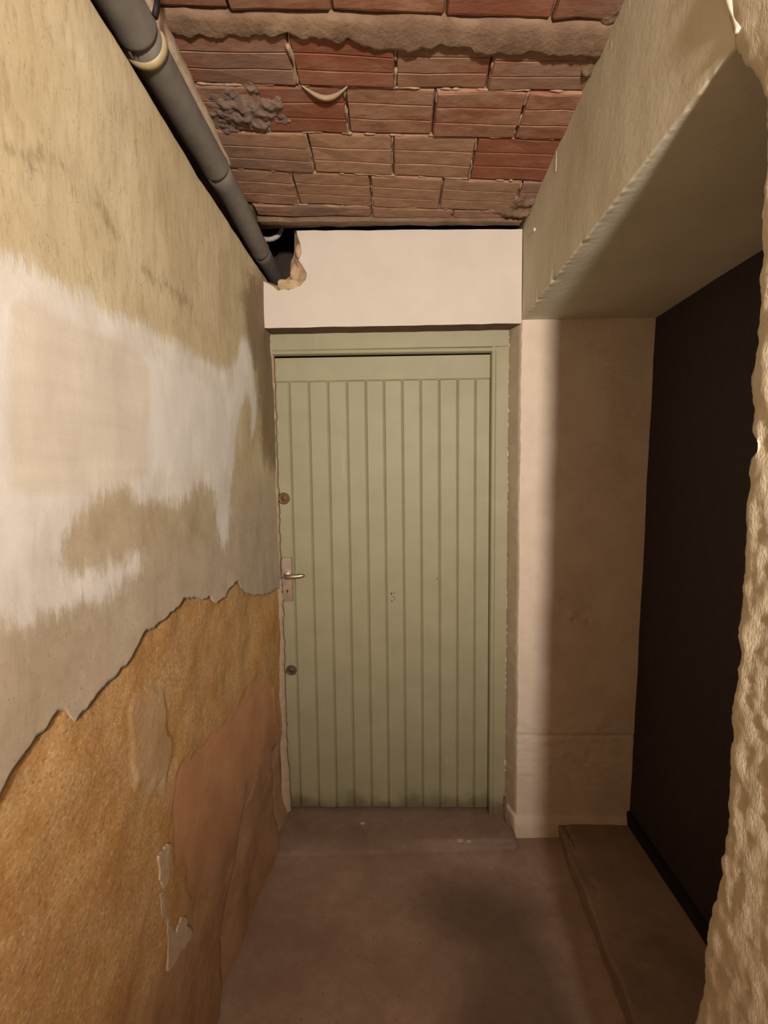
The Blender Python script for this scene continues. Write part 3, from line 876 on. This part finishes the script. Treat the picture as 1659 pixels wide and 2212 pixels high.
# mortar beads squeezed out of the joints
bm = bmesh.new()
def bead(p0, p1, r, cover=1.0):
    L = (Vector(p1) - Vector(p0)).length
    n = max(3, int(L / 0.007))
    cur = []
    for i in range(n + 1):
        t = i / n
        q = Vector(p0).lerp(Vector(p1), t)
        g = fbm((q.x * 3, q.y * 3, 1.7), 9, 3)
        q += Vector((0.004 * fbm((q.x, q.y, 3), 22, 3), 0.004 * fbm((q.x, q.y, 8), 22, 3), 0.0))
        if g > 0.35 - cover * 0.6:
            cur.append((q, r * (0.55 + 0.9 * abs(fbm((q.x, q.y, 5), 30, 3)))))
        else:
            if len(cur) > 2: flush(cur)
            cur = []
    if len(cur) > 2: flush(cur)
def flush(cur):
    rad = [c[1] for c in cur]
    rad[0] *= .3; rad[-1] *= .3
    tube(bm, [c[0] for c in cur], rad, 6)
for (b, b2, lst) in courses[1:]:
    for (x0, x1, red, dirt) in lst[1:]:
        ya, yb = line_y(b, x0), line_y(b2, x0)
        bead((x0 + random.uniform(-.004, .004), ya, zc(ya) + 0.003), (x0 + random.uniform(-.004, .004), yb, zc(yb) + 0.003), random.uniform(.0035, .006), 1.0)
for b in (3, 4, 5, 6):
    for k in range(3):
        xa = -0.47 + 0.31 * k; xb = xa + 0.31
        bead((xa, line_y(b, xa), zc(line_y(b, xa)) + .003), (xb, line_y(b, xb), zc(line_y(b, xb)) + .003), 0.0042, 0.75)
# fat smile of mortar hanging below the second course joint
sm = [(-0.215 + 0.11 * t, 1.257 + 0.030 * math.sin(math.pi * t) + 0.006 * t, 2.424 - 0.006 * math.sin(math.pi * t)) for t in lin(0, 1, .08)]
tube(bm, sm, [0.0015 + 0.0048 * math.sin(math.pi * i / (len(sm) - 1)) for i in range(len(sm))], 8)
sm = [(-0.228 + 0.006 * math.sin(4 * t), 1.15 + 0.105 * t, 2.430) for t in lin(0, 1, .08)]
tube(bm, sm, [0.0045 + 0.002 * math.sin(9 * t) for t in lin(0, 1, .08)], 7)
bm_obj('mortar_bead', bm, M_BEAD, ceil, True)

# rubbly mortar smears: lumpy skins that sink behind the brick faces at their rim
def smear(name, x0, x1, y0, y1, mat, sc, amp, bias, seed, mask, step=0.004):
    xs_, ys_ = lin(x0, x1, step), lin(y0, y1, step)
    V_, F_ = [], []
    for y in ys_:
        for xx in xs_:
            h = noise.turbulence(Vector((xx, y, seed)) * sc, 4, False) - 0.5
            g = fbm((xx, y, seed + 3), 9, 3)
            d = amp * (h * 1.2 + 0.5 * g) + bias * mask(xx, y)
            V_.append((xx, y, zc(y) + 0.006 - d))
    n_ = len(xs_)
    for j_ in range(len(ys_) - 1):
        for i_ in range(n_ - 1):
            a = j_ * n_ + i_
            q = (a, a + n_, a + 1 + n_, a + 1)
            if min(V_[k][2] - zc(V_[k][1]) for k in q) < 0.010:
                F_.append(q)
    return obj(name, V_, F_, mat, ceil, True)
gs = lambda a, b: math.exp(-(a / b) ** 2)
smear('rubble_mortar', -0.50, -0.24, 1.19, 1.56, M_RUBBLE, 34, 0.009, 0.0115, 1.0,
      lambda a, b: 2.6 * gs(a + 0.375, 0.12) * gs(b - 1.33, 0.10) + 0.9 * gs(a + 0.47, 0.05) * gs(b - 1.45, 0.12) - 0.55)
smear('mortar_lump', 0.06, 0.475, 1.62, 1.83, M_JOIST, 34, 0.009, 0.011, 4.0,
      lambda a, b: 2.2 * gs(a - 0.45, 0.08) * gs(b - 1.74, 0.08) + 0.95 * gs(b - (1.745 + 0.08 * (a - .1)), 0.016) - 0.5)
smear('mortar_lump', 0.40, 0.478, 0.98, 1.26, M_JOIST, 34, 0.008, 0.009, 6.0,
      lambda a, b: 2.0 * gs(a - 0.478, 0.035) - 0.4)

# pale rendered edge between the pipe recess and the bricks
def edge_disp(p):
    q = Vector(p)
    if p.x > -0.48:
        q.x += 0.006 * fbm((0, p.y, 2), 10, 4) - 0.020 * (p.y - 1.0)
    return q
tr = rough_box('trim_1', [-0.56, -0.50, -0.466], lin(-0.5, 1.52, 0.015), [2.398, 2.405, 2.435], M_CHIP, edge_disp)
tag(tr, 'pale rendered strip along the ceiling beside the grey pipe', 'trim', 'structure')

# ------------------------------------------------------------------ grey drain pipe
def pipe_pt(y):
    return Vector((float(np.interp(y, [0.3, 0.90, 1.20, 1.52, 2.2], [-0.462, -0.470, -0.478, -0.480, -0.486])),
                   y, float(np.interp(y, [0.3, 0.90, 1.18, 1.52, 1.76, 2.04, 2.2], [2.318, 2.312, 2.318, 2.320, 2.300, 2.294, 2.290]))))
pr = empty('drain_pipe', pipe_pt(1.0))
tag(pr, 'grey plastic drain pipe running under the ceiling into the broken corner', 'pipe')
inv = Matrix.Translation(-pipe_pt(1.0))
def pipe_part(name, bm, mat):
    o = bm_obj(name, bm, mat, None, True)
    o.parent = pr; o.matrix_parent_inverse = inv
    return o
for (ya, yb, r) in ((-0.4, 0.965, 0.0395), (0.955, 1.385, 0.0370), (1.375, 1.835, 0.0350), (1.825, 2.19, 0.0325)):
    bm = bmesh.new()
    ysx = lin(ya, yb - 0.014, 0.06)
    pts = [pipe_pt(y) for y in ysx] + [pipe_pt(yb - 0.008), pipe_pt(yb - 0.002), pipe_pt(yb)]
    rad = [r] * len(ysx) + [r + 0.0012, r + 0.0008, r - 0.003]
    tube(bm, pts, rad, 28)
    pipe_part('pipe_section', bm, M_PVC)
bm = bmesh.new()
c0 = pipe_pt(1.000)
rows = []
dirp = (pipe_pt(1.06) - pipe_pt(1.01)).normalized()
sx = dirp.cross(Vector((0, 0, 1))).normalized(); tz = sx.cross(dirp)
for i in range(25):
    an = math.radians(-190 + 220 * i / 24)
    rad_v = sx * math.cos(an) + tz * math.sin(an)
    rows.append([bm.verts.new(c0 + rad_v * rr + dirp * dd) for rr, dd in ((0.0370, -0.009), (0.0415, -0.007), (0.0425, 0), (0.0415, 0.007), (0.0370, 0.009))])
for a, b in zip(rows, rows[1:]):
    for k in range(4):
        bm.faces.new((a[k], a[k + 1], b[k + 1], b[k]))
bm.faces.new(rows[0]); bm.faces.new(rows[-1][::-1])
pipe_part('pipe_clip', bm, M_CLIP)['label'] = 'yellowed plastic clip'
bm = bmesh.new()
p1 = pipe_pt(0.955) + sx * 0.040 + tz * 0.012
tube(bm, [p1, p1 + Vector((0.006, 0, 0.02)), p1 + Vector((0.006, 0, 0.085))], 0.006, 8)
pipe_part('clip_screw', bm, M_BLACK2)

# short white tube curling inside the broken corner
bm = bmesh.new()
pts = [(-0.515, 1.93, 2.385), (-0.490, 1.93, 2.380), (-0.470, 1.93, 2.3785), (-0.455, 1.93, 2.381), (-0.440, 1.93, 2.388), (-0.430, 1.93, 2.398), (-0.423, 1.93, 2.412), (-0.419, 1.93, 2.430), (-0.418, 1.93, 2.52)]
tube(bm, pts, 0.0088, 14)
o = bm_obj('bent_tube', bm, M_WPIPE, None, True)
tag(o, 'thin bent white tube inside the dark hole above the door', 'tube')

# ------------------------------------------------------------------ green door
d1 = empty('door_1', (-0.05, 1.975, 0.05))
tag(d1, 'sage green plank door with lever handle at the passage end', 'door', 'structure')
def dpart(o, parent=None):
    if parent is None:
        o.parent = d1
        o.matrix_parent_inverse = Matrix.Translation((0.05, -1.975, -0.05))
    else:
        o.parent = parent
    return o
XL, XR, ZB, ZT = -0.492, 0.386, 0.046, 1.945
# frame
dpart(box('frame_head', -0.52, 0.450, 1.945, 1.995, 1.968, 2.034, M_GREEN, None, 0.002))
dpart(box('frame_stile', 0.400, 0.450, 1.945, 1.995, 0.03, 1.9675, M_GREEN, None, 0.002))
dpart(box('frame_stile', -0.53, -0.494, 1.950, 1.995, 0.03, 1.9675, M_GREEN, None, 0.002))
def bead_mould(name, a, b, inward):
    bm = bmesh.new()
    a, b = Vector(a), Vector(b)
    prof = [(0.0, 0.0), (0.0, -0.004)] + [(0.009 - 0.009 * math.cos(t), -0.004 - 0.007 * math.sin(t)) for t in [math.pi * k / 8 for k in range(9)]] + [(0.020, 0.012), (0.0, 0.012)]
    r1 = [bm.verts.new(a + inward * u + Vector((0, v, 0))) for u, v in prof]
    r2 = [bm.verts.new(b + inward * u + Vector((0, v, 0))) for u, v in prof]
    n = len(prof)
    for k in range(n):
        bm.faces.new((r1[k], r1[(k + 1) % n], r2[(k + 1) % n], r2[k]))
    bm.faces.new(r1); bm.faces.new(r2[::-1])
    return dpart(bm_obj(name, bm, M_GREEN))
bead_mould('frame_bead', (-0.52, 1.953, 1.969), (0.401, 1.953, 1.967), Vector((0, 0, -1)))
bead_mould('frame_bead', (0.401, 1.953, 0.04), (0.401, 1.953, 1.967), Vector((-1, 0, 0)))
# leaf: backing board, top rail, planks with v-joints
leaf = dpart(box('leaf', XL, XR, 1.984, 2.016, ZB, ZT, M_GREEN, None, 0.001))
def lpart(o):
    o.parent = leaf
    return o
lpart(box('top_rail', XL + .001, XR - .001, 1.972, 1.986, 1.853, ZT - .001, M_GREEN, None, 0.0012))
gx = [XL + .001, -0.419, -0.340, -0.263, -0.187, -0.112, -0.039, 0.034, 0.107, 0.181, 0.254, 0.325, XR - .001]
for i in range(12):
    g0 = 0.0011 if i else 0
    g1 = 0.0011 if i < 11 else 0
    yo = 1.9725 + random.uniform(-0.0006, 0.0006)
    lpart(box('plank', gx[i] + g0, gx[i + 1] - g1, yo, 1.986, ZB + random.uniform(0.001, 0.004), 1.8525, M_GREEN, None, 0.0052, 1))
lpart(box('top_groove', XL + .002, XR - .002, 1.9775, 1.986, 1.849, 1.856, M_GREEN))

# worn spots in the paint
for (wx, wz, ww, wh, mt) in ((-0.018, 0.985, 0.004, 0.006, 'd'), (-0.010, 0.972, 0.003, 0.004, 'd'), (-0.017, 0.955, 0.003, 0.005, 'd'), (-0.006, 0.990, 0.002, 0.004, 'd'), (-0.004, 0.962, 0.002, 0.005, 'd'),
                             (0.170, 1.047, 0.002, 0.005, 'd'), (0.208, 0.262, 0.002, 0.022, 'w'), (0.195, 1.56, 0.002, 0.012, 'w')):
    bm = bmesh.new()
    prism(bm, [Vector((wx + ww * math.cos(k * math.tau / 7) * random.uniform(.6, 1.2), 1.9716, wz + wh * math.sin(k * math.tau / 7) * random.uniform(.7, 1.1))) for k in range(7)], 0.002, (0, 1, 0))
    lpart(bm_obj('worn_spot', bm, M_BRASSD if mt == 'd' else M_CHIP))

# locks
def disc(name, cxx, zz, r, mat, y0=1.9725):
    bm = bmesh.new()
    prof = [(r, 0.0), (r, -0.002), (r * .93, -0.0042), (r * .70, -0.0044), (r * .62, -0.003), (r * .46, -0.003), (r * .42, -0.0046), (0.0, -0.0046)]
    N = 32
    rings = []
    for (rr, dy) in prof[:-1]:
        rings.append([bm.verts.new((cxx + rr * math.cos(math.tau * k / N), y0 + dy, zz + rr * math.sin(math.tau * k / N))) for k in range(N)])
    cv = bm.verts.new((cxx, y0 + prof[-1][1], zz))
    for a, b in zip(rings, rings[1:]):
        for k in range(N):
            bm.faces.new((a[k], a[(k + 1) % N], b[(k + 1) % N], b[k]))
    for k in range(N):
        bm.faces.new((rings[-1][k], rings[-1][(k + 1) % N], cv))
    return dpart(bm_obj(name, bm, mat, None, True))
for (lx, lz, r, mt, lb) in ((-0.4525, 1.384, 0.0245, M_BRASS, 'round brass lock'), (-0.4425, 0.661, 0.0225, M_BRASSD, 'round tarnished lock')):
    d_ = disc('lock_rose', lx, lz, r, mt)
    d_['label'] = lb
    kh = box('key_slot', -0.0011, 0.0011, -0.0008, 0.0008, -0.0045, 0.0045, M_HOLE)
    kh.location = (lx + 0.002, 1.9676, lz - 0.002); kh.parent = d_
    kh.matrix_parent_inverse = Matrix.Identity(4)
# handle plate
bm = bmesh.new()
cxp, z0p, z1p, wp = -0.4470, 0.957, 1.142, 0.0215
pts = []
for (sx_, sz_, a0) in ((1, 1, 0), (-1, 1, 90), (-1, -1, 180), (1, -1, 270)):
    rr = 0.006
    cx_ = cxp + sx_ * (wp - rr); cz2 = (z1p - rr) if sz_ > 0 else (z0p + rr)
    for k in range(5):
        an = math.radians(a0 + 90 * k / 4)
        pts.append((cx_ + rr * math.cos(an), cz2 + rr * math.sin(an)))
n = len(pts)
rings = [[bm.verts.new((cxp + (px - cxp) * s_, y, (z0p + z1p) / 2 + (pz - (z0p + z1p) / 2) * (1 - (1 - s_) * .25))) for px, pz in pts] for s_, y in ((1, 1.973), (1, 1.966), (.93, 1.9635))]
for a, b in zip(rings, rings[1:]):
    for k in range(n):
        bm.faces.new((a[k], a[(k + 1) % n], b[(k + 1) % n], b[k]))
bm.faces.new(rings[-1])
plate = dpart(bm_obj('handle_plate', bm, M_ALU))
plate['label'] = 'satin metal handle plate'
bm = bmesh.new()
zl = 1.070
pts = [(cxp, 1.964, zl), (cxp, 1.945, zl), (cxp + 0.001, 1.930, zl), (cxp + 0.006, 1.921, zl + .0003), (cxp + 0.016, 1.917, zl + .0008), (cxp + 0.035, 1.916, zl + .002), (cxp + 0.060, 1.917, zl + .004), (cxp + 0.075, 1.919, zl + .0055), (cxp + 0.082, 1.921, zl + .0062)]
tube(bm, pts, [0.0125, 0.0115, 0.011, 0.0108, 0.0105, 0.010, 0.0092, 0.008, 0.004], 18)
lv = bm_obj('lever', bm, M_ALU, None, True); lv.parent = plate
bm = bmesh.new()
tube(bm, [(cxp, 1.9642, 1.003), (cxp, 1.9630, 1.003)], 0.0036, 14)
bm2 = box('keyhole_slot', cxp - 0.0014, cxp + 0.0014, 1.9630, 1.9642, 0.993, 1.003, M_HOLE)
bm2.parent = plate
kh = bm_obj('keyhole', bm, M_HOLE); kh.parent = plate

# ------------------------------------------------------------------ black door in the alcove
d2 = empty('door_2', (0.935, 1.3, 0.07))
tag(d2, 'plain matt black door filling the shaded alcove on the right', 'door', 'structure')
def lean(z):
    return 0.929 + 0.038 * (z - 0.083) / 1.96
bm = bmesh.new()
def leaning_box(bm, y0, y1, z0, z1, off0, off1):
    vs = [bm.verts.new((lean(z) + off, y, z)) for z in (z0, z1) for y in (y0, y1) for off in (off0, off1)]
    for f in ((0, 1, 3, 2), (4, 6, 7, 5), (0, 4, 5, 1), (2, 3, 7, 6), (0, 2, 6, 4), (1, 5, 7, 3)):
        bm.faces.new([vs[k] for k in f])
leaning_box(bm, 0.55, 1.90, 0.12, 2.10, 0.0, 0.04)
bmesh.ops.bevel(bm, geom=list(bm.edges), offset=0.002, segments=1, affect='EDGES')
o = bm_obj('leaf', bm, M_BLACK)
o.parent = d2; o.matrix_parent_inverse = Matrix.Translation((-0.935, -1.3, -0.07))
bm = bmesh.new()
leaning_box(bm, 0.55, 1.90, 0.055, 0.119, -0.012, 0.04)
bmesh.ops.bevel(bm, geom=list(bm.edges), offset=0.004, segments=2, affect='EDGES')
o = bm_obj('bottom_rail', bm, M_BLACK2)
o.parent = d2; o.matrix_parent_inverse = Matrix.Translation((-0.935, -1.3, -0.07))

# ------------------------------------------------------------------ flakes fallen on the step
for i, (fx, fy, s_, lb) in enumerate(((-0.147, 1.889, 0.006, 'tiny pale plaster flake alone in the middle of the step'),
                                      (0.241, 1.800, 0.008, 'larger white plaster flake near the front edge of the step'),
                                      (0.274, 1.796, 0.006, 'white plaster flake just beside the larger flake on the step'))):
    bm = bmesh.new()
    z = 0.0465 - (0.002 if fy < 1.81 else 0)
    pts = [Vector((fx + s_ * (1.5 + .4 * math.sin(k * 2.3 + i)) * math.cos(k * math.tau / 7), fy + s_ * (1 + .3 * math.cos(k * 1.7)) * math.sin(k * math.tau / 7), z)) for k in range(7)]
    prism(bm, pts, -0.006, (0, 0, 1))
    o = bm_obj('plaster_flake', bm, M_CHIP)
    tag(o, lb, 'plaster flake')

# ------------------------------------------------------------------ passage behind the viewer
ew = rough_box('wall_back', [-0.75, 0, 1.10], [-2.0, -1.9], [-0.05, 1.2, 2.5], M_PILLAR)
tag(ew, 'plain plaster wall closing the passage behind the viewer', 'wall', 'structure')
